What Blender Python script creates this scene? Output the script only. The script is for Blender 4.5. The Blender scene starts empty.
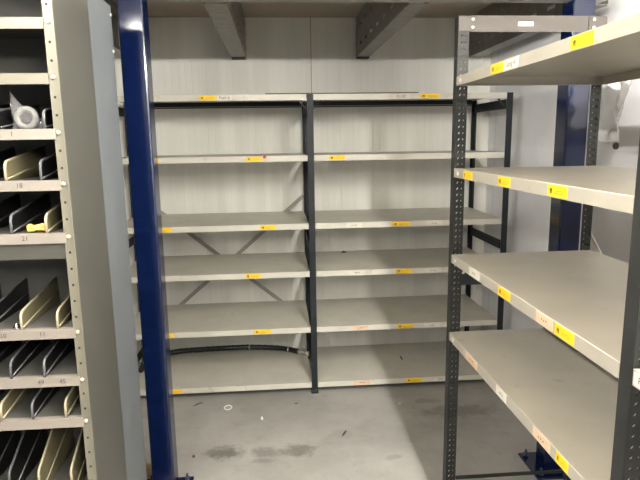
import bpy, bmesh, math, random
from mathutils import Vector, Matrix
random.seed(7)
SC = bpy.context.scene
COL = SC.collection

def lin(r, g, b):
    f = lambda c: (c/255/12.92) if c/255 <= .04045 else ((c/255+.055)/1.055)**2.4
    return (f(r), f(g), f(b), 1.0)

# ------------------------------------------------------------------ camera
PITCH, ROLL, YAW, EYE, FPX = math.radians(10.2259), math.radians(-.8486), math.radians(4.3822), 1.7184, 556.067
fwd = Vector((math.sin(YAW)*math.cos(PITCH), math.cos(YAW)*math.cos(PITCH), -math.sin(PITCH)))
rt = Vector((math.cos(YAW), -math.sin(YAW), 0)); up = rt.cross(fwd)
rt, up = rt*math.cos(ROLL)+up*math.sin(ROLL), -rt*math.sin(ROLL)+up*math.cos(ROLL)
cd = bpy.data.cameras.new('camera'); cam = bpy.data.objects.new('camera', cd); COL.objects.link(cam)
cd.sensor_width = 36; cd.lens = FPX/640*36; cd.clip_start = .02
m = Matrix((rt, up, -fwd)).transposed().to_4x4(); m.translation = (0, 0, EYE)
cam.matrix_world = m
SC.camera = cam
# ------------------------------------------------------------------ world, exposure, lamp strength
W = bpy.data.worlds.new('world'); SC.world = W; W.use_nodes = True
W.node_tree.nodes['Background'].inputs[0].default_value = (1.0, .98, .93, 1)
W.node_tree.nodes['Background'].inputs[1].default_value = .36
LAMP_A, LAMP_B, LAMP_A_FAR, LAMP_B_FAR = 930.0, 380.0, 930.0, 680.0
LAMP_COL = (1.0, .963, .88, 1)
SC.view_settings.view_transform = 'Standard'
SC.view_settings.look = 'None'
SC.view_settings.gamma = 1
SC.view_settings.exposure = 0.0
SC.view_settings.use_curve_mapping = False

# ------------------------------------------------------------------ materials
class NT:
    def __init__(s, name):
        s.m = bpy.data.materials.new(name); s.m.use_nodes = True
        s.t = s.m.node_tree; s.n = s.t.nodes; s.b = s.n['Principled BSDF']
    def new(s, t, **k):
        n = s.n.new(t)
        for a, v in k.items(): setattr(n, a, v)
        return n
    def link(s, a, b): s.t.links.new(a, b)
    def math(s, op, a, b=None, c=None, clamp=False):
        n = s.new('ShaderNodeMath', operation=op, use_clamp=clamp)
        for i, v in enumerate((a, b, c)):
            if v is None: continue
            if isinstance(v, (int, float)): n.inputs[i].default_value = v
            else: s.link(v, n.inputs[i])
        return n.outputs[0]
    def mix(s, fac, a, b):
        n = s.new('ShaderNodeMix', data_type='RGBA')
        for i, v in ((0, fac), (6, a), (7, b)):
            if isinstance(v, (int, float, tuple)): n.inputs[i].default_value = v
            else: s.link(v, n.inputs[i])
        return n.outputs[2]
    def noise(s, scale, detail=3, vec=None, rough=.5):
        n = s.new('ShaderNodeTexNoise'); n.inputs['Scale'].default_value = scale
        n.inputs['Detail'].default_value = detail; n.inputs['Roughness'].default_value = rough
        s.link(vec if vec is not None else s.pos(), n.inputs['Vector']); return n.outputs[0]
    def pos(s):
        if not hasattr(s, '_p'): s._p = s.new('ShaderNodeNewGeometry').outputs['Position']
        return s._p
    def xyz(s):
        n = s.new('ShaderNodeSeparateXYZ'); s.link(s.pos(), n.inputs[0]); return n.outputs
    def ramp(s, v, a, b): # smooth 0..1 between a and b
        n = s.new('ShaderNodeMapRange', interpolation_type='SMOOTHSTEP')
        s.link(v, n.inputs[0]); n.inputs[1].default_value = a; n.inputs[2].default_value = b
        return n.outputs[0]
    def bump(s, h, strength=.2, dist=.005):
        n = s.new('ShaderNodeBump'); n.inputs['Strength'].default_value = strength
        n.inputs['Distance'].default_value = dist; s.link(h, n.inputs['Height'])
        s.link(n.outputs[0], s.b.inputs['Normal'])

def paint(name, rgb, rough=.5, metal=0.0, var=.12, scale=14, bump=.03, spec=.5, wear=None):
    t = NT(name); c = lin(*rgb)
    d = tuple(x*(1-var) for x in c[:3])+(1,)
    l = tuple(min(1, x*(1+var)) for x in c[:3])+(1,)
    nz = t.noise(scale, 5)
    col = t.mix(t.ramp(nz, .3, .7), d, l)
    if wear:
        col = t.mix(t.math('MULTIPLY', t.ramp(t.noise(scale*2.3, 6, rough=.65), .6, .72), wear[1]), col, lin(*wear[0]))
    t.link(col, t.b.inputs['Base Color'])
    t.b.inputs['Roughness'].default_value = rough; t.b.inputs['Metallic'].default_value = metal
    t.b.inputs['Specular IOR Level'].default_value = spec
    if bump: t.bump(t.noise(scale*18, 2), bump, .002)
    return t.m

M = {}
M['shelf'] = paint('light_grey_shelf_paint', (193, 190, 179), .42, var=.05, scale=6, wear=((120, 112, 100), .35))
M['shelf_dimmed'] = paint('dimmed_grey_shelf_paint', (160, 155, 143), .42, var=.05, scale=6, wear=((118, 110, 98), .35))  # same shelf paint, darkened so the right rack looks less brightly lit
M['anthracite'] = paint('anthracite_paint', (31, 34, 39), .5, var=.1, scale=10, spec=.25, wear=((60, 62, 66), .5))
M['perforated'] = paint('dark_grey_perforated_steel', (39, 40, 39), .52, var=.12, scale=12, spec=.22, wear=((60, 61, 61), .5))
M['galv'] = paint('galvanised_steel', (128, 126, 120), .42, metal=.35, var=.14, scale=22)
M['tie'] = paint('grey_tie_plate_paint', (52, 48, 44), .42, metal=.0, var=.1, scale=9)
M['blue'] = paint('gloss_blue_paint', (6, 17, 48), .14, var=.1, scale=5, bump=.015, spec=.55)
M['cream'] = paint('cream_upright_paint', (93, 90, 79), .45, var=.05, scale=10)
M['fascia'] = paint('off_white_fascia_paint', (114, 108, 101), .45, var=.04, scale=10)
M['panel_grey'] = paint('green_grey_panel_paint', (58, 58, 53), .42, var=.05, scale=4)
M['panel_blue'] = paint('pale_blue_grey_panel_paint', (86, 90, 94), .45, var=.05, scale=4)
M['cab_in'] = paint('dark_grey_cabinet_steel', (70, 70, 66), .5, var=.1, scale=8)
M['div_dark'] = paint('black_divider_steel', (14, 14, 15), .35, var=.15, scale=8)
M['div_rim'] = paint('grey_divider_rim', (74, 74, 76), .3, var=.2, scale=20)  # rim of the black dividers, lighter grey than their sheet
M['div_cream'] = paint('cream_divider_paint', (138, 131, 110), .42, var=.06, scale=8)
M['yellow'] = paint('yellow_label_paper', (232, 190, 20), .55, var=.04, scale=30, bump=0)
M['white'] = paint('white_label_paper', (208, 202, 190), .6, var=.03, scale=30, bump=0)
M['orange'] = paint('faded_orange_label_paper', (206, 176, 148), .6, var=.08, scale=40, bump=0)
M['red'] = paint('red_sticker', (190, 40, 36), .5, var=.03, bump=0)
M['ink'] = paint('label_ink', (26, 26, 28), .6, var=.1, scale=30, bump=0)
M['faint'] = paint('faint_label_ink', (150, 138, 60), .6, var=.1, scale=30, bump=0)
M['pencil'] = paint('faint_pencil_ink', (120, 112, 104), .6, var=.1, scale=30, bump=0)
M['black'] = paint('black_rubber', (24, 26, 29), .34, var=.2, scale=30, bump=.3)
M['bolt'] = paint('zinc_bolt', (205, 200, 186), .35, metal=.2, var=.05, scale=30)
M['cream_bolt'] = paint('cream_bolt_paint', (150, 145, 130), .4, var=.05, bump=0)
M['div_face'] = paint('dull_cream_divider_face', (92, 86, 64), .5, var=.1, scale=8)
M['bolt_blue'] = paint('blue_painted_bolt', (44, 52, 78), .3, var=.1, bump=0)
M['ring'] = paint('greyish_white_ring', (104, 103, 100), .5, var=.06, bump=0)
M['hole'] = paint('dark_hole', (14, 14, 14), .9, var=.05, bump=0)
M['board'] = paint('dark_brown_board', (66, 58, 50), .7, var=.15, scale=12)
M['cardboard'] = paint('brown_cardboard', (178, 138, 92), .8, var=.1, scale=12)
M['yellow_cord'] = paint('yellow_cord', (224, 184, 92), .6, var=.12, scale=60, bump=.2)
M['chrome'] = paint('chrome', (220, 220, 220), .12, metal=1, var=.02, bump=0)
M['white_plastic'] = paint('white_plastic', (226, 226, 222), .4, var=.03, bump=0)
M['debris'] = paint('dark_debris', (70, 64, 58), .8, var=.2, scale=60)
M['deck'] = paint('grey_deck_underside', (165, 153, 136), .6, var=.05, scale=3, bump=0)
M['beam'] = paint('grey_beam_paint', (146, 143, 138), .45, metal=.15, var=.06, scale=8)

t = NT('clear_plastic_film')
t.b.inputs['Base Color'].default_value = (.62, .62, .62, 1); t.b.inputs['Roughness'].default_value = .22
t.b.inputs['Alpha'].default_value = .42; t.bump(t.noise(26, 4), .6, .01)
M['film'] = t.m
t = NT('thin_bag_film')
t.b.inputs['Base Color'].default_value = (.42, .42, .43, 1); t.b.inputs['Roughness'].default_value = .1
t.b.inputs['Alpha'].default_value = .14; t.bump(t.noise(60, 4), .7, .006)
M['bag'] = t.m
t = NT('tube_light'); t.b.inputs['Base Color'].default_value = (1, 1, 1, 1)
M['tubes'] = {}
def tube_mat(nm, s):
    q = NT(nm); q.b.inputs['Emission Color'].default_value = LAMP_COL; q.b.inputs['Emission Strength'].default_value = s
    return q.m
bpy.data.materials.remove(t.m)

# back wall: white sandwich panels with fine vertical ribs and panel joints
t = NT('white_ribbed_wall_panel'); x = t.xyz()
rib = t.math('PINGPONG', t.math('MULTIPLY', x[0], 1/.05), .5)
ribm = t.ramp(rib, .0, .09)
seam = t.math('ABSOLUTE', t.math('WRAP', t.math('SUBTRACT', x[0], .282), 1.2, -1.2))
seamm = t.ramp(seam, .002, .005)
st = NT
stretch = t.new('ShaderNodeMapping'); t.link(t.pos(), stretch.inputs[0]); stretch.inputs['Scale'].default_value = (9, 1, .7)
streak = t.noise(1.0, 4, stretch.outputs[0])
c = t.mix(t.ramp(streak, .3, .7), lin(222, 221, 213), lin(234, 233, 226))
c = t.mix(t.math('MULTIPLY', t.math('SUBTRACT', 1, ribm), .05), c, lin(150, 150, 145))
c = t.mix(t.math('MULTIPLY', t.math('SUBTRACT', 1, seamm), .6), c, lin(90, 88, 82))
t.link(c, t.b.inputs['Base Color']); t.b.inputs['Roughness'].default_value = .45
t.bump(t.math('MULTIPLY', ribm, seamm), .35, .002)
M['wall_back'] = t.m
# right wall: smooth pale panels
t = NT('pale_wall_panel'); x = t.xyz()
c = t.mix(t.ramp(t.noise(2.2, 4), .3, .7), lin(216, 216, 220), lin(228, 228, 231))
sm = t.math('ABSOLUTE', t.math('WRAP', t.math('SUBTRACT', x[1], 4.15), .575, -.575))
c = t.mix(t.math('MULTIPLY', t.math('SUBTRACT', 1, t.ramp(sm, .002, .005)), .4), c, lin(110, 110, 112))
c = t.mix(t.math('MULTIPLY', t.ramp(t.noise(17, 5, rough=.7), .66, .72), .35), c, lin(150, 140, 130))
t.link(c, t.b.inputs['Base Color']); t.b.inputs['Roughness'].default_value = .45
M['wall_right'] = t.m
# concrete floor with worn patches and oily stains
t = NT('concrete_floor'); x = t.xyz()
n1, n2, n3 = t.noise(1.6, 6, rough=.6), t.noise(9, 6, rough=.65), t.noise(70, 3)
c = t.mix(t.ramp(n1, .3, .7), lin(138, 136, 132), lin(162, 160, 155))
c = t.mix(t.math('MULTIPLY', t.ramp(n2, .52, .75), .35), c, lin(122, 119, 113))
c = t.mix(t.math('MULTIPLY', t.ramp(n3, .55, .8), .2), c, lin(120, 118, 114))
stain = None
for (sx, sy, ax, ay, k) in ((-.335, 2.885, .12, .075, .95), (-.1, 2.872, .09, .07, .6), (.075, 2.87, .12, .075, .8), (-.12, 2.79, .07, .03, .5),
                            (1.1, 3.22, .28, .1, .6), (.95, 3.38, .1, .04, .5), (.6, 2.75, .06, .03, .35), (.36, 3.02, .1, .06, .25)):
    dx = t.math('DIVIDE', t.math('SUBTRACT', x[0], sx), ax); dy = t.math('DIVIDE', t.math('SUBTRACT', x[1], sy), ay)
    r2 = t.math('SQRT', t.math('ADD', t.math('MULTIPLY', dx, dx), t.math('MULTIPLY', dy, dy)))
    r2 = t.math('ADD', r2, t.math('MULTIPLY', t.math('SUBTRACT', t.noise(16, 6, rough=.7), .5), 2.2))
    f = t.math('MULTIPLY', t.math('SUBTRACT', 1, t.ramp(r2, .35, 1.15)), k)
    stain = f if stain is None else t.math('MAXIMUM', stain, f)
stain = t.math('MULTIPLY', stain, t.math('ADD', .55, t.math('MULTIPLY', n3, .6)))
c = t.mix(stain, c, lin(86, 83, 78))
t.link(c, t.b.inputs['Base Color'])
t.link(t.math('ADD', .36, t.math('MULTIPLY', n2, .3)), t.b.inputs['Roughness'])
t.bump(t.math('ADD', n2, t.math('MULTIPLY', n3, .3)), .08, .004)
M['floor'] = t.m

# ------------------------------------------------------------------ mesh builder (world coordinates in, local out)
class MB:
    def __init__(s): s.bm = bmesh.new(); s.mi = 0
    def quad(s, pts):
        f = s.bm.faces.new([s.bm.verts.new(p) for p in pts]); f.material_index = s.mi; return f
    def box(s, x0, x1, y0, y1, z0, z1):
        v = [s.bm.verts.new((x, y, z)) for z in (z0, z1) for y in (y0, y1) for x in (x0, x1)]
        for a in ((0, 2, 3, 1), (4, 5, 7, 6), (0, 1, 5, 4), (1, 3, 7, 5), (3, 2, 6, 7), (2, 0, 4, 6)):
            s.bm.faces.new([v[i] for i in a]).material_index = s.mi
        return s
    def bar(s, a, b, w, h, upv=(0, 0, 1)):
        a, b = Vector(a), Vector(b); d = (b-a).normalized(); r = d.cross(Vector(upv)).normalized(); u = r.cross(d)
        v = [s.bm.verts.new(p+r*i*w/2+u*j*h/2) for p in (a, b) for j in (-1, 1) for i in (-1, 1)]
        for q in ((0, 1, 3, 2), (4, 6, 7, 5), (0, 4, 5, 1), (1, 5, 7, 3), (3, 7, 6, 2), (2, 6, 4, 0)):
            s.bm.faces.new([v[i] for i in q]).material_index = s.mi
        return s
    def tube(s, pts, r, seg=8, closed=False, cap=True):
        pts = [Vector(p) for p in pts]; n = len(pts); rings = []
        rr = r if isinstance(r, (list, tuple)) else [r]*n
        ref = None
        for i, p in enumerate(pts):
            d = (pts[(i+1) % n]-pts[i-1]) if closed else (pts[min(i+1, n-1)]-pts[max(i-1, 0)])
            d.normalize()
            if ref is None: ref = d.orthogonal().normalized()
            ref = (ref-d*ref.dot(d)).normalized(); b = d.cross(ref)
            rings.append([s.bm.verts.new(p+(ref*math.cos(2*math.pi*k/seg)+b*math.sin(2*math.pi*k/seg))*rr[i]) for k in range(seg)])
        for i in range(n if closed else n-1):
            A, B = rings[i], rings[(i+1) % n]
            for k in range(seg):
                f = s.bm.faces.new([A[k], A[(k+1) % seg], B[(k+1) % seg], B[k]]); f.smooth = True; f.material_index = s.mi
        if cap and not closed:
            s.bm.faces.new(rings[0][::-1]).material_index = s.mi; s.bm.faces.new(rings[-1]).material_index = s.mi
        return s
    def cyl(s, a, b, r, seg=12): return s.tube([a, b], r, seg)
    def perf(s, O, U, V, width, length, pitch, cols, lead=.02):
        """sheet at O spanned by U*width, V*length with rows of (u, w, h, slant) slots"""
        O, U, V = Vector(O), Vector(U), Vector(V)
        P = lambda u, v: O+U*u+V*v
        n = int((length-2*lead)/pitch)
        edges = [0]+[(cols[i][0]+cols[i+1][0])/2 for i in range(len(cols)-1)]+[width]
        s.quad([P(0, 0), P(width, 0), P(width, lead), P(0, lead)])
        s.quad([P(0, lead+n*pitch), P(width, lead+n*pitch), P(width, length), P(0, length)])
        for ci, (uc, w, h, sl) in enumerate(cols):
            a, b = edges[ci], edges[ci+1]
            for k in range(n):
                v0 = lead+k*pitch; v1 = v0+pitch; vm = v0+pitch/2
                o = [P(a, v0), P(b, v0), P(b, v1), P(a, v1)]
                i_ = [P(uc-w/2, vm-h/2-sl/2), P(uc+w/2, vm-h/2+sl/2), P(uc+w/2, vm+h/2+sl/2), P(uc-w/2, vm+h/2-sl/2)]
                for q in range(4): s.quad([o[q], o[(q+1) % 4], i_[(q+1) % 4], i_[q]])
        return s
    def build(s, name, mats, parent=None, solid=0, bevel=0, merge=True):
        bm = s.bm
        if solid and merge: bmesh.ops.remove_doubles(bm, verts=bm.verts, dist=1e-5)
        bmesh.ops.recalc_face_normals(bm, faces=bm.faces)
        if parent is not None: off = world_of(parent)
        else:
            xs = [v.co.x for v in bm.verts]; ys = [v.co.y for v in bm.verts]
            off = Vector(((min(xs)+max(xs))/2, (min(ys)+max(ys))/2, min(v.co.z for v in bm.verts)))
        for v in bm.verts: v.co -= off
        me = bpy.data.meshes.new(name); bm.to_mesh(me); bm.free()
        for q in (mats if isinstance(mats, (list, tuple)) else [mats]): me.materials.append(q)
        o = bpy.data.objects.new(name, me); COL.objects.link(o)
        if parent is None: o.location = off
        else: o.parent = parent
        if bevel:
            b = o.modifiers.new('bevel', 'BEVEL'); b.width = bevel; b.segments = 2; b.limit_method = 'ANGLE'
        if solid:
            k = o.modifiers.new('solid', 'SOLIDIFY'); k.thickness = solid; k.offset = 0
        return o

def world_of(o):
    v = Vector(o.location)
    while o.parent: o = o.parent; v += o.location
    return v
def tag(o, label, cat, group=None):
    o['label'] = label; o['category'] = cat
    if group: o['group'] = group
    return o
def thing(name, loc, label, cat, group=None):
    o = bpy.data.objects.new(name, None); COL.objects.link(o); o.location = loc; o.empty_display_size = .1
    return tag(o, label, cat, group)
def struct(name, mb, mat):
    o = mb.build(name, mat); o['kind'] = 'structure'; return o

def text_mesh(body, size):
    """flat letters as (verts, faces), centred, in the xy plane"""
    cu = bpy.data.curves.new('txt', 'FONT'); cu.body = body; cu.size = size; cu.align_x = 'CENTER'; cu.align_y = 'CENTER'; cu.resolution_u = 2
    o = bpy.data.objects.new('txt', cu); COL.objects.link(o)
    dg = bpy.context.evaluated_depsgraph_get(); dg.update()
    me = bpy.data.meshes.new_from_object(o.evaluated_get(dg))
    vs = [tuple(v.co) for v in me.vertices]; fs = [tuple(p.vertices) for p in me.polygons]
    bpy.data.objects.remove(o); bpy.data.curves.remove(cu); bpy.data.meshes.remove(me)
    return vs, fs
def write(mb, body, size, C, U, V):
    """adds lettering to mb at C, reading along U with V upwards"""
    vs, fs = text_mesh(body, size); C, U, V = Vector(C), Vector(U), Vector(V)
    bv = [mb.bm.verts.new(C+U*x+V*y) for x, y, _ in vs]
    for f in fs:
        try: mb.bm.faces.new([bv[i] for i in f]).material_index = mb.mi
        except ValueError: pass

def sticker(parent, kind, C, U, w, h, text=None, name='label', rnd=None):
    """paper label centred at C on a vertical face; U = reading direction, N = outwards"""
    U = Vector(U); V = Vector((0, 0, 1)); N = U.cross(V); C = Vector(C)
    mb = MB()
    mb.bar(C-U*w/2+N*.0005, C+U*w/2+N*.0005, .001, h)
    top = C+N*.0014
    rr = rnd or random
    mats = {'y': [M['yellow'], M['ink'], M['faint']], 'w': [M['white'], M['ink'], M['pencil']], 'o': [M['orange'], M['ink'], M['pencil']], 'r': [M['red'], M['ink'], M['ink']]}[kind]
    def mark(u, v, a, b, mi):
        mb.mi = mi; p = top+U*u+V*v; mb.quad([p-U*a/2-V*b/2, p+U*a/2-V*b/2, p+U*a/2+V*b/2, p-U*a/2+V*b/2])
    if text:
        mb.mi = 1; write(mb, text, h*.78, top, U, V)
    elif kind == 'y':
        for q in range(3): mark(-w*.36+q*w*.045, h*(.02+.06*(q % 2)), w*.035, h*.34, 1)
        mark(-w*.31, -h*.2, w*.13, h*.07, 1)
        for q in range(4): mark(-w*.02+q*w*.1, h*.05*(q % 3-1), w*.07, h*.09, 2)
        mark(w*.1, -h*.22, w*.5, h*.05, 2)
    elif kind in 'wo':
        for q in range(3): mark(-w*.12+q*w*.12+rr.uniform(-.02, .02)*w, rr.uniform(-.06, .06)*h, w*.07, h*.22, 2)
    return mb.build(name, mats, parent)

# ------------------------------------------------------------------ setting
YW, XR, ZC = 4.29, 1.655, 2.60
struct('floor', MB().box(-4.5, XR, -4.5, YW, -.1, 0), M['floor'])
struct('wall_back', MB().box(-4.5, XR+.1, YW, YW+.1, -.1, 3.2), M['wall_back'])
struct('wall_right', MB().box(XR, XR+.1, -4.5, YW, -.1, 3.2), M['wall_right'])
cb = MB().box(-4.5, XR, -3.6, YW, ZC, ZC+.05)
struct('ceiling', cb, M['deck'])

# ------------------------------------------------------------------ lamps under the deck
def lamp(X, Y0, Y1, Z, strength, label):
    r = thing('fluorescent_lamp', (X, (Y0+Y1)/2, ZC), label, 'lamp', 'fluorescent lamps under the deck')
    MB().box(X-.035, X+.035, Y0-.03, Y1+.03, Z+.022, Z+.07).build('housing', M['white_plastic'], r, bevel=.006)
    for y in (Y0+.25, Y1-.25):
        MB().cyl((X, y, Z+.07), (X, y, ZC), .005, 8).build('hanger_rod', M['bolt'], r)
    for y0, y1 in ((Y0-.03, Y0), (Y1, Y1+.03)):
        MB().box(X-.014, X+.014, y0, y1, Z-.016, Z+.024).build('lamp_holder', M['white_plastic'], r)
    MB().cyl((X, Y0, Z), (X, Y1, Z), .013, 14).build('tube', tube_mat('fluorescent_tube_glow', strength), r)
for y, wh, la, lb in ((.19, 'nearest the blue columns', LAMP_A, LAMP_B), (-1.65, 'farther from the blue columns', LAMP_A_FAR, LAMP_B_FAR)):
    lamp(.724, y, y+1.5, 2.325, la, 'fluorescent tube lamp in the row above the right rack edge, '+wh)
    lamp(-.78, y, y+1.5, 2.335, lb, 'fluorescent tube lamp in the row above the pigeonhole cabinet, '+wh)

# ------------------------------------------------------------------ mezzanine steel
PW = .106
def column(X, Y, label):
    r = thing('steel_column', (X+PW/2, Y+PW/2, 0), label, 'column')
    MB().box(X, X+PW, Y, Y+PW, .012, 2.598).build('post', M['blue'], r, bevel=.008)
    a = .065
    MB().box(X-a, X+PW+a, Y-a, Y+PW+a, 0, .012).build('base_plate', M['blue'], r, bevel=.002)
    for sx in (X-a*.55, X+PW+a*.55):
        for sy in (Y-a*.55, Y+PW+a*.55):
            b = MB(); b.cyl((sx, sy, .012), (sx, sy, .03), .012, 6); b.cyl((sx, sy, .03), (sx, sy, .048), .006, 8)
            b.build('anchor_bolt', M['bolt_blue'], r)
column(-.639, 2.493, 'glossy blue square steel column standing beside the cabinets on the left')
column(1.345, 2.532, 'blue square steel column standing behind the open rack on the right')

r = thing('steel_beam', (.38, 2.55, 2.32), 'wide grey steel beam overhead running between the two blue columns', 'beam')
MB().box(-.531, 1.343, 2.50, 2.512, 2.325, 2.595).build('web', M['beam'], r)
MB().box(-.531, 1.343, 2.50, 2.59, 2.315, 2.325).build('bottom_flange', M['beam'], r)
MB().box(-.531, 1.343, 2.512, 2.59, 2.588, 2.598).build('top_flange', M['beam'], r)

def joist(xw, xf, label, bracket=True, y0=2.62, y1=YW-.004):
    """C-channel: slotted web at xw, flanges reaching to xf, running to the back wall"""
    z0, z1 = 2.316, 2.598
    r = thing('ceiling_joist', ((xw+xf)/2, (y0+y1)/2, z0), label, 'beam', 'overhead steel joists')
    w = MB(); w.perf((xw, y0, z0), (0, 0, 1), (0, 1, 0), z1-z0, y1-y0, .21, [(.07, .02, .09, 0), (.205, .02, .09, 0)], .06)
    w.build('web', M['galv'], r, solid=.003)
    sg = 1 if xf > xw else -1
    f = MB(); f.box(min(xw, xf), max(xw, xf), y0, y1, z0-.0015, z0+.0015); f.box(min(xf, xf-sg*.003), max(xf, xf-sg*.003), y0, y1, z0+.0015, z0+.022)
    f.build('bottom_flange', M['galv'], r)
    f = MB(); f.box(min(xw, xf), max(xw, xf), y0, y1, z1-.003, z1); f.box(min(xf, xf-sg*.003), max(xf, xf-sg*.003), y0, y1, z1-.025, z1-.003)
    f.build('top_flange', M['galv'], r)
    if bracket:
        b = MB(); a, c = min(xw, xf), max(xw, xf)
        b.box(a+.004, c-.004, y1-.012, y1-.004, z0+.004, z1-.03)
        b.box(a+.002, c-.002, y1-.07, y1, z0-.012, z0-.003)
        b.build('end_bracket', M['board'], r)
        for z in (z0+.06, z0+.15, z0+.23): MB().cyl((xw-sg*.012, y1-.05, z), (xw-sg*.002, y1-.05, z), .011, 6).build('bolt', M['bolt'], r)
joist(-.197, -.299, 'slotted steel joist overhead, the middle one, left of the rack mid post')
joist(.618, .709, 'slotted steel joist overhead above the right bay of the back rack')
joist(1.47, 1.56, 'steel joist overhead tight along the right wall', bracket=False)
joist(-1.10, -1.0, 'steel joist overhead half hidden behind the left blue column', bracket=False)

# ------------------------------------------------------------------ shelf helper
def shelf_mesh(x0, x1, y0, y1, ztop, lip, t=.0025, endlip=None):
    b = MB(); b.box(x0, x1, y0, y1, ztop-t, ztop); e = endlip or lip
    b.box(x0, x1, y0, y0+t, ztop-lip, ztop-t); b.box(x0, x1, y1-t, y1, ztop-lip, ztop-t)
    b.box(x0, x0+t, y0+t, y1-t, ztop-e, ztop-t); b.box(x1-t, x1, y0+t, y1-t, ztop-e, ztop-t)
    # returned bottom edges of the folded tray
    b.box(x0+t, x1-t, y0+t, y0+.02, ztop-lip, ztop-lip+t); b.box(x0+t, x1-t, y1-.02, y1-t, ztop-lip, ztop-lip+t)
    return b

# ------------------------------------------------------------------ back rack
YF, YB = 3.5736, 4.2274
XL, XM, XE = -1.066, .2238, 1.5135
Z = [2.0, 1.6221, 1.183, .8629, .4772, .0818]
R = thing('shelving_rack', (XM, (YF+YB)/2, 0), 'empty two-bay grey shelving rack with anthracite posts standing along the back wall', 'shelving')
UW = .04
for xc in (XL, XM, XE):
    for yy, sg in ((YF, 1), (YB, -1)):
        b = MB()
        b.box(xc-UW/2, xc+UW/2, min(yy-sg*.002, yy+sg*.002), max(yy-sg*.002, yy+sg*.002), .004, 2.0)
        b.box(xc-.003, xc+.003, min(yy+sg*.002, yy+sg*.042), max(yy+sg*.002, yy+sg*.042), .004, 2.0)
        b.build('upright', M['anthracite'], R)
        f = MB(); f.box(xc-.024, xc+.024, min(yy-sg*.006, yy+sg*.045), max(yy-sg*.006, yy+sg*.045), 0, .03)
        f.build('foot', M['black'], R, bevel=.003)
    for zz in (1.93, 1.0, .12):
        MB().box(xc-.012, xc-.004, YF+.043, YB-.043, zz-.03, zz+.03).build('end_beam', M['anthracite'], R)
LAB = {
 0: [('y', -.461, -.357, 0), ('w', -.351, -.259, 'Fach 6'), ('w', .75, .859, '01.02'), ('y', .924, 1.047, 0)],
 1: [('y', -.187, -.085, 0), ('y', -.80, -.727, 0), ('y', .339, .442, 0)],
 2: [('y', -.78, -.674, 0), ('y', -.114, -.011, 0), ('w', .446, .552, 0), ('y', .751, .871, 0), ('w', .979, 1.093, 0)],
 3: [('y', -.222, -.118, 0), ('w', .464, .571, 0), ('y', .781, .889, 0), ('w', .978, 1.087, 0)],
 4: [('y', -.80, -.703, 0), ('y', -.178, -.065, 0), ('o', .489, .592, 0), ('y', .791, .902, 0), ('w', .979, 1.09, 0)],
 5: [('y', -.78, -.674, 0), ('o', .495, .606, 0), ('y', .859, .972, 0), ('w', 1.057, 1.15, 0)]}
LIP = .037
for k, z in enumerate(Z):
    for bay, (a, c) in enumerate(((XL, XM), (XM, XE))):
        s = shelf_mesh(a+UW/2+.002, c-UW/2-.002, YF-.001, YB+.001, z, LIP, endlip=.012).build('shelf', M['shelf'], R)
        for kd, u0, u1, tx in LAB[k]:
            if a < (u0+u1)/2 < c:
                sticker(s, kd, ((u0+u1)/2, YF-.001, z-LIP/2), (1, 0, 0), u1-u0, .03 if kd == 'y' else .032, tx or None)
                nm = s
        if k == 1 and bay == 0:
            d = MB(); d.tube([(-.07, YF-.001, z-.006), (-.07, YF-.0022, z-.006)], .011, 14); d.build('sticker', M['red'], s)
        if k == 0: MB().box(a+UW/2+.004, c-UW/2-.004, YB-.012, YB-.004, z-.045, z-.004).build('lip_shade_strip', M['anthracite'], R)  # dark strip added to stand for the shade along the rear lip
        # corner gussets under the shelf ends
        for xx, sg in ((a+UW/2, 1), (c-UW/2, -1)):
            if k == 0:
                g = MB(); g.bar((xx+sg*.002, YF+.02, z-.09), (xx+sg*.05, YF+.02, z-LIP-.002), .02, .006); g.build('corner_brace', M['anthracite'], R)
for (xa, za, xb, zb, yy) in ((XM-.02, 1.30, XL+.02, .233, YB+.012), (XL+.02, 1.338, XM-.02, .31, YB+.018)):
    MB().bar((xa, yy, za), (xb, yy, zb), .004, .028).build('cross_brace', M['beam'], R)

# things on the back rack
b = MB().box(-.055, .915, YF-.004, YF+.40, 2.0004, 2.0064)
tag(b.build('board', M['board']), 'thin dark board lying on top of the back rack', 'board')
pts = [(-1.01, 3.86), (-1.005, 3.94), (-.95, 4.09), (-.827, 4.182), (-.641, 4.198), (-.43, 4.2), (-.248, 4.2), (-.009, 4.165), (.13, 4.09)]
mb = MB()
def spline(P, n=8):
    out = []
    for i in range(len(P)-1):
        p0, p1, p2, p3 = [Vector(P[max(0, min(len(P)-1, i+q))]) for q in (-1, 0, 1, 2)]
        for k in range(n):
            u = k/n; out.append(.5*((2*p1)+(p2-p0)*u+(2*p0-5*p1+4*p2-p3)*u*u+(3*p1-p0-3*p2+p3)*u**3))
    out.append(Vector(P[-1])); return out
H = thing('hose', (-.4, 4.19, Z[5]), 'black corrugated hose bowed along the bottom shelf of the back rack', 'hose')
path = spline([(x, y, Z[5]+.0235+.012*math.sin(3.1*max(0, min(1, (x+.95)/1.1)))) for x, y in pts], 10)
mb.tube(path, [.019+.0022*(i % 2) for i in range(len(path))], 10); mb.build('hose_body', M['black'], H)
for i in (60, 74):
    p, q = path[i], path[i+1]
    d = (q-p).normalized()
    MB().cyl(p-d*.005, p+d*.006, .0235, 12).build('clamp', M['chrome'], H)
k = MB(); d = (path[-1]-path[-4]).normalized(); e = path[-1]
k.cyl(e, e+d*.06, .012, 10); k.cyl(e+d*.06, e+d*.10, .017, 8); k.build('end_fitting', M['bolt'], H)
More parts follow.
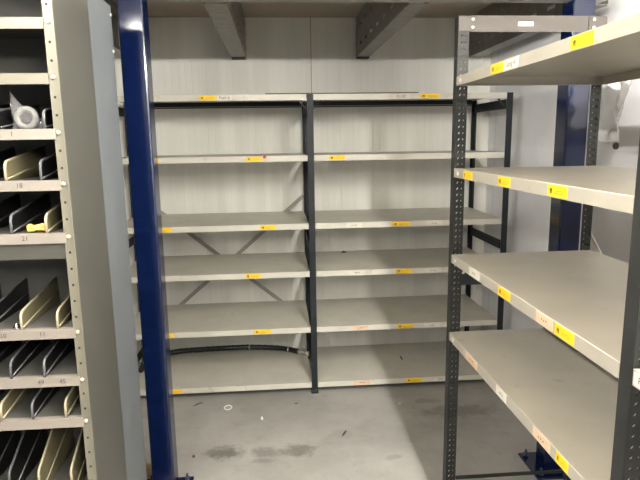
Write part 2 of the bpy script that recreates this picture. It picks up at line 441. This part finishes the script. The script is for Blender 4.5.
def bit(name, mat, P, size, label, cat, rot=0, hgt=None):
    x, y, z = P; a, c = size; h = hgt or min(a, c)*.4
    b = MB(); ca, sa = math.cos(rot), math.sin(rot); n = 7
    lo, hi = [], []
    for i in range(n):
        g = 2*math.pi*i/n; q = .75+.25*random.random()
        u, v = a/2*math.cos(g)*q, c/2*math.sin(g)*q
        lo.append(b.bm.verts.new((x+u*ca-v*sa, y+u*sa+v*ca, z))); hi.append(b.bm.verts.new((x+.7*(u*ca-v*sa), y+.7*(u*sa+v*ca), z+h*(.6+.5*random.random()))))
    b.bm.faces.new(lo[::-1]); b.bm.faces.new(hi)
    for i in range(n): b.bm.faces.new([lo[i], lo[(i+1) % n], hi[(i+1) % n], hi[i]])
    return tag(b.build(name, mat), label, cat)
bit('strip', M['hole'], (.905, 3.93, Z[5]), (.012, .11), 'short thin black strip on the bottom shelf of the back rack, right bay', 'strip', hgt=.004)
bit('scrap', M['debris'], (.50, 4.16, Z[3]), (.05, .03), 'small dark scrap at the back of the fourth shelf of the back rack', 'scrap', hgt=.012)

# ------------------------------------------------------------------ right rack
RX, RB, YN, YFAR = .7272, 1.33, 1.0736, 2.2395
G = thing('shelving_rack', ((RX+RB)/2, YN, 0), 'open grey shelving rack with perforated dark posts along the right wall', 'shelving')
PA = [(.014, .007, .007, .006), (.031, .004, .005, 0)]
def angle_post(x, sx, y, sy, z1):
    """perforated angle: one flange across x, one along y; sx, sy point inwards"""
    b = MB()
    b.perf((x, y, .004), (sx, 0, 0), (0, 0, 1), .044, z1-.004, .025, PA)
    b.perf((x, y, .004), (0, sy, 0), (0, 0, 1), .040, z1-.004, 5.0, [(.02, .006, .006, 0)])
    o = b.build('upright', M['perforated'], G, solid=.003)
    f = MB(); f.box(min(x-sx*.006, x+sx*.05), max(x-sx*.006, x+sx*.05), min(y-sy*.006, y+sy*.05), max(y-sy*.006, y+sy*.05), 0, .004)
    f.build('foot', M['black'], G)
YEND = -.05
for x, sx in ((RX, 1), (RB, -1)):
    angle_post(x, sx, YFAR, 1, 2.187)
    angle_post(x, sx, YN-.038, 1, 2.187)
    angle_post(x, sx, YEND, 1, 2.187)
TH = .036
RZ = [1.9565, 1.5955, 1.2365, .8955]
RL = [
 [('y', 1.874, 1.775, 0), ('w', 1.767, 1.665, 'Song 4'), ('y', 1.365, 1.265, 0)],
 [('y', 2.12, 2.02, 0), ('y', 1.776, 1.682, 0), ('y', 1.437, 1.338, 0)],
 [('w', 2.018, 1.912, 0), ('y', 1.737, 1.642, 0), ('o', 1.464, 1.366, 0), ('y', 1.355, 1.26, 0)],
 [('o', 2.031, 1.898, 0), ('w', 1.718, 1.635, 0), ('o', 1.443, 1.341, 0), ('y', 1.308, 1.246, 0)]]
for k, z in enumerate(RZ):
    s = shelf_mesh(RX-.0025, RB+.0025, YN+.004, YFAR-.003, z, TH).build('shelf', M['shelf_dimmed'], G)
    for kd, u0, u1, tx in RL[k]:
        sticker(s, kd, (RX-.0025, (u0+u1)/2, z-TH/2), (0, -1, 0), abs(u1-u0), .03, tx or None)
    for yy in (YFAR-.03,):
        sticker(s, 'w', (RX-.0025, yy-.02, z-TH/2), (0, -1, 0), .02, .014, ' ')
for z in (1.93, 1.243, .80):
    s = shelf_mesh(RX-.0025, RB+.0025, YEND+.046, YN-.044, z, TH).build('shelf', M['shelf_dimmed'], G)
    if z == 1.243: sticker(s, 'w', (RX-.0025, YN-.075, z-TH/2), (0, -1, 0), .05, .028, 'FA')
tp = MB().box(RX+.046, RB-.046, YFAR-.002, YFAR+.002, 2.126, 2.187).build('tie_plate', M['tie'], G)
tp2 = MB().box(RX+.0, RX+.075, YFAR-.006, YFAR-.0022, 2.13, 2.183).build('tie_lug', M['tie'], G)
MB().box(RB-.075, RB-.0, YFAR-.006, YFAR-.0022, 2.13, 2.183).build('tie_lug', M['tie'], G)
for x in (RX+.055, RB-.055):
    for z in (2.142, 2.172):
        MB().cyl((x, YFAR-.011, z), (x, YFAR-.006, z), .0055, 8).build('bolt', M['bolt'], G)
sticker(tp, 'w', (.998, YFAR-.002, 2.156), (1, 0, 0), .062, .016, ' ')
MB().box(RX+.046, RB-.046, YFAR+.004, YFAR+.007, 1.10, 1.19).build('end_beam', M['anthracite'], G)
MB().box(RX+.046, RB-.046, YFAR-.004, YFAR+.006, .192, .205).build('end_beam', M['perforated'], G)
for k, (ya, za, yb, zb) in enumerate(((YFAR+.035, 1.32, YN-.02, .30), (YN-.02, 1.32, YFAR+.035, .30))):
    MB().bar((RB+.006+.005*k, ya, za), (RB+.006+.005*k, yb, zb), .003, .018).build('cross_brace', M['bolt'], G)
for z in (1.155, 1.18): MB().cyl((RX+.052, YFAR+.0005, z), (RX+.052, YFAR+.004, z), .006, 8).build('bolt', M['bolt'], G)

# plastic film hanging behind the right rack
mb = MB(); NU, NV = 26, 40; rows = []
def film_bottom(u):
    P = [(0, 1.705), (.2, 1.715), (.45, 1.69), (.58, 1.68), (.66, 1.76), (.75, 1.81), (.86, 1.9), (1, 1.99)]
    for (a, za), (b_, zb_) in zip(P, P[1:]):
        if u <= b_: return za+(zb_-za)*(u-a)/(b_-a)
for j in range(NV+1):
    v = j/NV; row = []
    for i in range(NU+1):
        u = i/NU; z = 2.15-.12*u-v*(2.15-.12*u-film_bottom(u))
        w = min(1, .25+v*1.6)
        y = 2.33+(.10-.30*u)*w
        x = 1.405+.020*math.sin(u*11+v*2.5)+.010*math.sin(u*27+v*11)+.007*math.sin(v*29+u*7)
        row.append(mb.bm.verts.new((x, y, z+.012*math.sin(u*14)*v)))
    rows.append(row)
for j in range(NV):
    for i in range(NU):
        f = mb.bm.faces.new([rows[j][i], rows[j][i+1], rows[j+1][i+1], rows[j+1][i]]); f.smooth = True
tag(mb.build('plastic_film', M['film'], solid=.0006), 'crumpled clear plastic film hanging behind the right hand rack', 'plastic film')
mb = MB(); mb.tube([(XR, 2.618, 1.667), (XR-.012, 2.618, 1.667), (XR-.016, 2.618, 1.667)], [.016, .016, .011], 14)
tag(mb.build('wall_plug', M['debris']), 'small dark round plug in the right wall below the plastic film', 'plug')

# ------------------------------------------------------------------ left cabinets
LX, Y1, Y2, Y3, ZT = -.6031, 1.6805, 1.9956, 2.2716, 2.225
XW = -1.60
UPW = .029
K = thing('pigeonhole_cabinet', ((LX+XW)/2, (Y1+Y2)/2, 0), 'cream steel pigeonhole cabinet with numbered shelves and slanted dividers, at the left', 'cabinet')
MB().box(LX-.002, LX, Y1+.003, Y2, .0, ZT).build('side_panel', M['panel_grey'], K)
MB().box(XW, XW+.002, Y1+.003, Y2, .0, ZT).build('side_panel', M['panel_grey'], K)
MB().box(XW+.002, LX-.002, Y2-.004, Y2-.001, .0, ZT).build('back_panel', M['cab_in'], K)
MB().box(XW+.002, LX-.002, Y1+.003, Y2-.004, ZT-.004, ZT).build('top_panel', M['panel_grey'], K)
FZ = [2.063, 1.914, 1.7605, 1.6135, 1.457, 1.161, 1.006, .8675, .60, .40, .25, .06]
for xa, xb, s in ((LX-UPW, LX, 1), (XW, XW+UPW, -1)):
    b = MB(); b.box(xa, xb, Y1, Y1+.003, 0, ZT)
    b.box(xb-.003 if s > 0 else xa, xb if s > 0 else xa+.003, Y1-.004, Y1, 0, ZT)
    b.box(xa+.004, xb-.006, Y1+.003, Y1+.03, 0, .02)
    u = b.build('upright', M['cream'], K)
    xc = (xa+xb)/2-.002
    h = MB(); z = 2.048-.05*39; zs = []
    while z < ZT-.02:
        if min(abs(z-(f-.012)) for f in FZ) > .016: zs.append(z)
        z += .05
    for z in zs: h.cyl((xc, Y1-.0006, z), (xc, Y1+.0002, z), .0038, 10)
    h.build('punched_holes', M['hole'], u)
    for f in FZ:
        if f > .8 or s > 0:
            bb = MB(); bb.tube([(xc, Y1, f-.011), (xc, Y1-.004, f-.011), (xc, Y1-.006, f-.011)], [.0065, .0065, .003], 12); bb.build('bolt', M['cream_bolt'], K)
FH = .030
NUM = {3: [(-.765, '18')], 4: [(-.765, '21')], 5: [(-.745, '11'), (-.86, '10')], 6: [(-.765, '49'), (-.70, '45')], 2: [(-.77, '1')]}
for k, z in enumerate(FZ):
    m_ = [M['cab_in'], M['cream'] if k < 2 else M['fascia'], M['pencil']]
    b = MB(); b.box(XW+.004, LX-.004, Y1+.006, Y2-.005, z-.003, z-.0005)
    s = b.build('shelf', M['cab_in'], K)
    x1 = LX-UPW+ (.006 if k >= 2 else 0)
    f = MB(); f.box(XW+UPW-.004, x1, Y1-.003, Y1+.0005, z-FH, z); f.box(XW+UPW, x1, Y1+.0005, Y1+.02, z-.003, z-.0003)
    fo = f.build('fascia', M['cream'] if k < 2 else M['fascia'], s)
    if k in NUM:
        for x, tx in NUM[k]:
            w = MB(); write(w, tx, .02, (x+.022, Y1-.0035, z-.014), (1, 0, 0), (0, 0, 1)); w.build('handwritten_number', M['ink'], s)
    if k == 4:
        MB().box(XW+UPW, LX-UPW, Y1+.006, Y1+.012, z-.078, z-.026).build('stiffener', M['panel_grey'], K)
def divider(x, z, h, cream, lean=1.0, rear=None):
    """pressed sheet divider: low rounded front, rising to the rear"""
    hr = rear or h*1.75; d0, d1 = Y1+.006, Y2-.01
    prof = [(d0, z), (d0, z+h*.62)]
    for q in range(1, 7):
        g = q/6*math.pi/2*.8; prof.append((d0+.024*(1-math.cos(g)), z+h*.62+.024*math.sin(g)))
    prof.append((d1-.004, z+hr)); prof.append((d1, z+hr-.01)); prof.append((d1, z))
    b = MB()
    A = [b.bm.verts.new((x-.001, y, zz)) for y, zz in prof]; B = [b.bm.verts.new((x+.001, y, zz)) for y, zz in prof]
    b.bm.faces.new(A[::-1]); b.bm.faces.new(B)
    for i in range(len(prof)): b.bm.faces.new([A[i], A[(i+1) % len(prof)], B[(i+1) % len(prof)], B[i]])
    o = b.build('divider', M['div_face'] if cream else M['div_dark'], K)
    t_ = MB(); t_.tube([(x, y, zz) for y, zz in prof[:-2]], [.0042]*8+[.0022]*(len(prof)-10), 8)
    t_.tube([(x+.0015, d0+.004, z+.006), (x+.0015, d1-.01, z+hr*.46)], .0028, 6)
    t_.build('rim', M['div_cream'] if cream else M['div_rim'], o)
h1 = .053
DV = [(2, [(-.89, 0), (-.795, 0), (-.668, 0)], .05), (3, [(-.791, 1), (-.692, 0), (-.89, 0)], .055), (4, [(-.792, 0), (-.692, 1), (-.89, 0)], .055),
      (5, [(-.897, 0), (-.795, 1), (-.688, 1), (-.99, 0)], .053), (6, [(-.842, 0), (-.742, 0), (-.94, 0)], .053),
      (7, [(-.886, 1), (-.792, 0), (-.691, 1), (-.98, 0)], .053), (8, [(-.886, 0), (-.795, 1), (-.694, 1), (-.98, 0)], .115), (9, [(-.886, 0), (-.795, 1), (-.694, 1)], .06)]
for k, l, h in DV:
    for x, cr in l: divider(x+.009, FZ[k], h, cr, rear=.25 if k == 8 else None)

# second cabinet behind, back to back
K2 = thing('steel_cabinet', ((LX+XW)/2, (Y2+Y3)/2, 0), 'pale blue grey steel cabinet standing behind the pigeonhole cabinet, beside the blue column', 'cabinet')
MB().box(LX-.003, LX-.001, Y2+.002, Y3, 0, ZT).build('side_panel', M['panel_blue'], K2)
MB().box(XW, XW+.002, Y2+.002, Y3, 0, ZT).build('side_panel', M['panel_blue'], K2)
MB().box(XW+.002, LX-.003, Y2+.002, Y2+.004, 0, ZT).build('back_panel', M['panel_blue'], K2)
MB().box(XW+.002, LX-.003, Y2+.004, Y3-.004, ZT-.004, ZT).build('top_panel', M['panel_blue'], K2)
for z in (1.9, 1.6, 1.3, 1.0, .7, .4, .08):
    b = MB().box(XW+.004, LX-.005, Y2+.005, Y3-.006, z-.003, z); b.box(XW+.004, LX-.005, Y3-.006, Y3-.003, z-.03, z); b.build('shelf', M['panel_blue'], K2)
for z in (2.19, 2.06):
    MB().tube([(LX-.001, Y3-.012, z), (LX+.003, Y3-.012, z)], [.006, .004], 8).build('bolt', M['bolt'], K2)

# things in the pigeonholes
zb = FZ[2]
mb = MB(); mb.tube([(-.724+.026*math.cos(2*math.pi*i/28), Y1+.05, zb+.0325+.026*math.sin(2*math.pi*i/28)) for i in range(28)], 0.0095, 10, closed=True)
tag(mb.build('ring', M['ring']), 'white ring in a clear bag standing in a pigeonhole at the left', 'ring')
mb = MB(); N = 14; lay = []
for side in (-1, 1):
    g = []
    for j in range(N+1):
        v = j/N; row = []
        for i in range(N+1):
            u = i/N
            xl = -.766+.004*v-.012*max(0, v-.6); xr = -.680-.005*v-(.055*max(0, v-.45)/.55)
            x = xl+(xr-xl)*u
            zz = zb+.001+v*(.115-.05*u)
            bul = math.sin(math.pi*u)*math.sin(math.pi*min(1, v*1.0+.02))**.7
            y = Y1+.05+side*(.003+.022*bul*(1-.5*v))+.004*math.sin(u*17+v*9)*(1 if v < .98 else 0)
            row.append(mb.bm.verts.new((x, y, zz)))
        g.append(row)
    lay.append(g)
    for j in range(N):
        for i in range(N): mb.bm.faces.new([g[j][i], g[j][i+1], g[j+1][i+1], g[j+1][i]]).smooth = True
tag(mb.build('plastic_bag', M['bag']), 'small clear plastic bag around a white ring in a pigeonhole', 'bag')
zb = FZ[4]
mb = MB(); P = []
for i in range(60):
    a = i/60*2*math.pi*3; P.append((-.717+(.026+.004*math.sin(i*1.7))*math.cos(a)+.002*math.sin(i), Y1+.034+.013*math.sin(a), zb+.0085+.011*i/60+.003*math.sin(i*.9)))
mb.tube(P, .0062, 7); tag(mb.build('cord', M['yellow_cord']), 'small bundle of yellow cord lying in a pigeonhole', 'cord')
zb = FZ[5]
mb = MB(); mb.tube([(-.806, Y1+.02, zb), (-.806, Y1+.02, zb+.006), (-.806, Y1+.02, zb+.0062), (-.806, Y1+.02, zb+.016), (-.806, Y1+.02, zb+.02)], [.011, .011, .008, .007, .003], 12)
tag(mb.build('bolt', M['chrome']), 'small chrome bolt on the pigeonhole shelf beside a cream divider', 'bolt')

# ------------------------------------------------------------------ things on the floor
Bx = thing('cardboard_box', (-.816, 2.675, 0), 'brown cardboard box on the floor between cabinet and blue column', 'box')
a, c, d, e, hh = -.92, -.712, 2.60, 2.75, .047
b = MB(); b.box(a, c, d, d+.004, 0, hh); b.box(a, c, e-.004, e, 0, hh); b.box(a, a+.004, d+.004, e-.004, 0, hh); b.box(c-.004, c, d+.004, e-.004, 0, hh); b.box(a+.004, c-.004, d+.004, e-.004, 0, .003)
b.build('body', M['cardboard'], Bx)
for y0, y1 in ((d, (d+e)/2-.002), ((d+e)/2+.002, e)): MB().box(a, c, y0, y1, hh, hh+.003).build('flap', M['cardboard'], Bx)
mb = MB(); mb.tube([(-.357+.024*math.cos(2*math.pi*i/28), 3.424+.03*math.sin(2*math.pi*i/28), .0035) for i in range(28)], .0035, 8, closed=True)
tag(mb.build('ring', M['white_plastic']), 'thin white ring lying on the concrete floor before the back rack', 'ring')
bit('pebble', M['white_plastic'], (-.132, 3.253, 0), (.02, .026), 'tiny white pebble on the floor in front of the back rack', 'pebble', hgt=.014)
bit('paper_scrap', M['white_plastic'], (1.16, 3.5, 0), (.05, .03), 'crumpled white paper scrap on the floor under the right hand rack', 'paper', hgt=.02)
bit('pebble', M['bolt'], (.77, 3.36, 0), (.024, .02), 'tiny pale pebble on the floor beside the perforated post', 'pebble', hgt=.014)
bit('splinter', M['debris'], (-.56, 3.50, 0), (.10, .012), 'long thin dark splinter on the floor near the left column', 'splinter', rot=.7, hgt=.004)
bit('splinter', M['debris'], (.36, 3.03, 0), (.09, .014), 'slim dark splinter on the floor in the middle of the aisle', 'splinter', rot=1.1, hgt=.004)
bit('crumb', M['debris'], (.09, 3.44, 0), (.028, .012), 'dark crumb on the floor below the mid post of the back rack', 'crumb', hgt=.004)
bit('crumb', M['debris'], (-.50, 2.87, 0), (.02, .03), 'dark crumb on the floor close behind the left column base', 'crumb', hgt=.006)
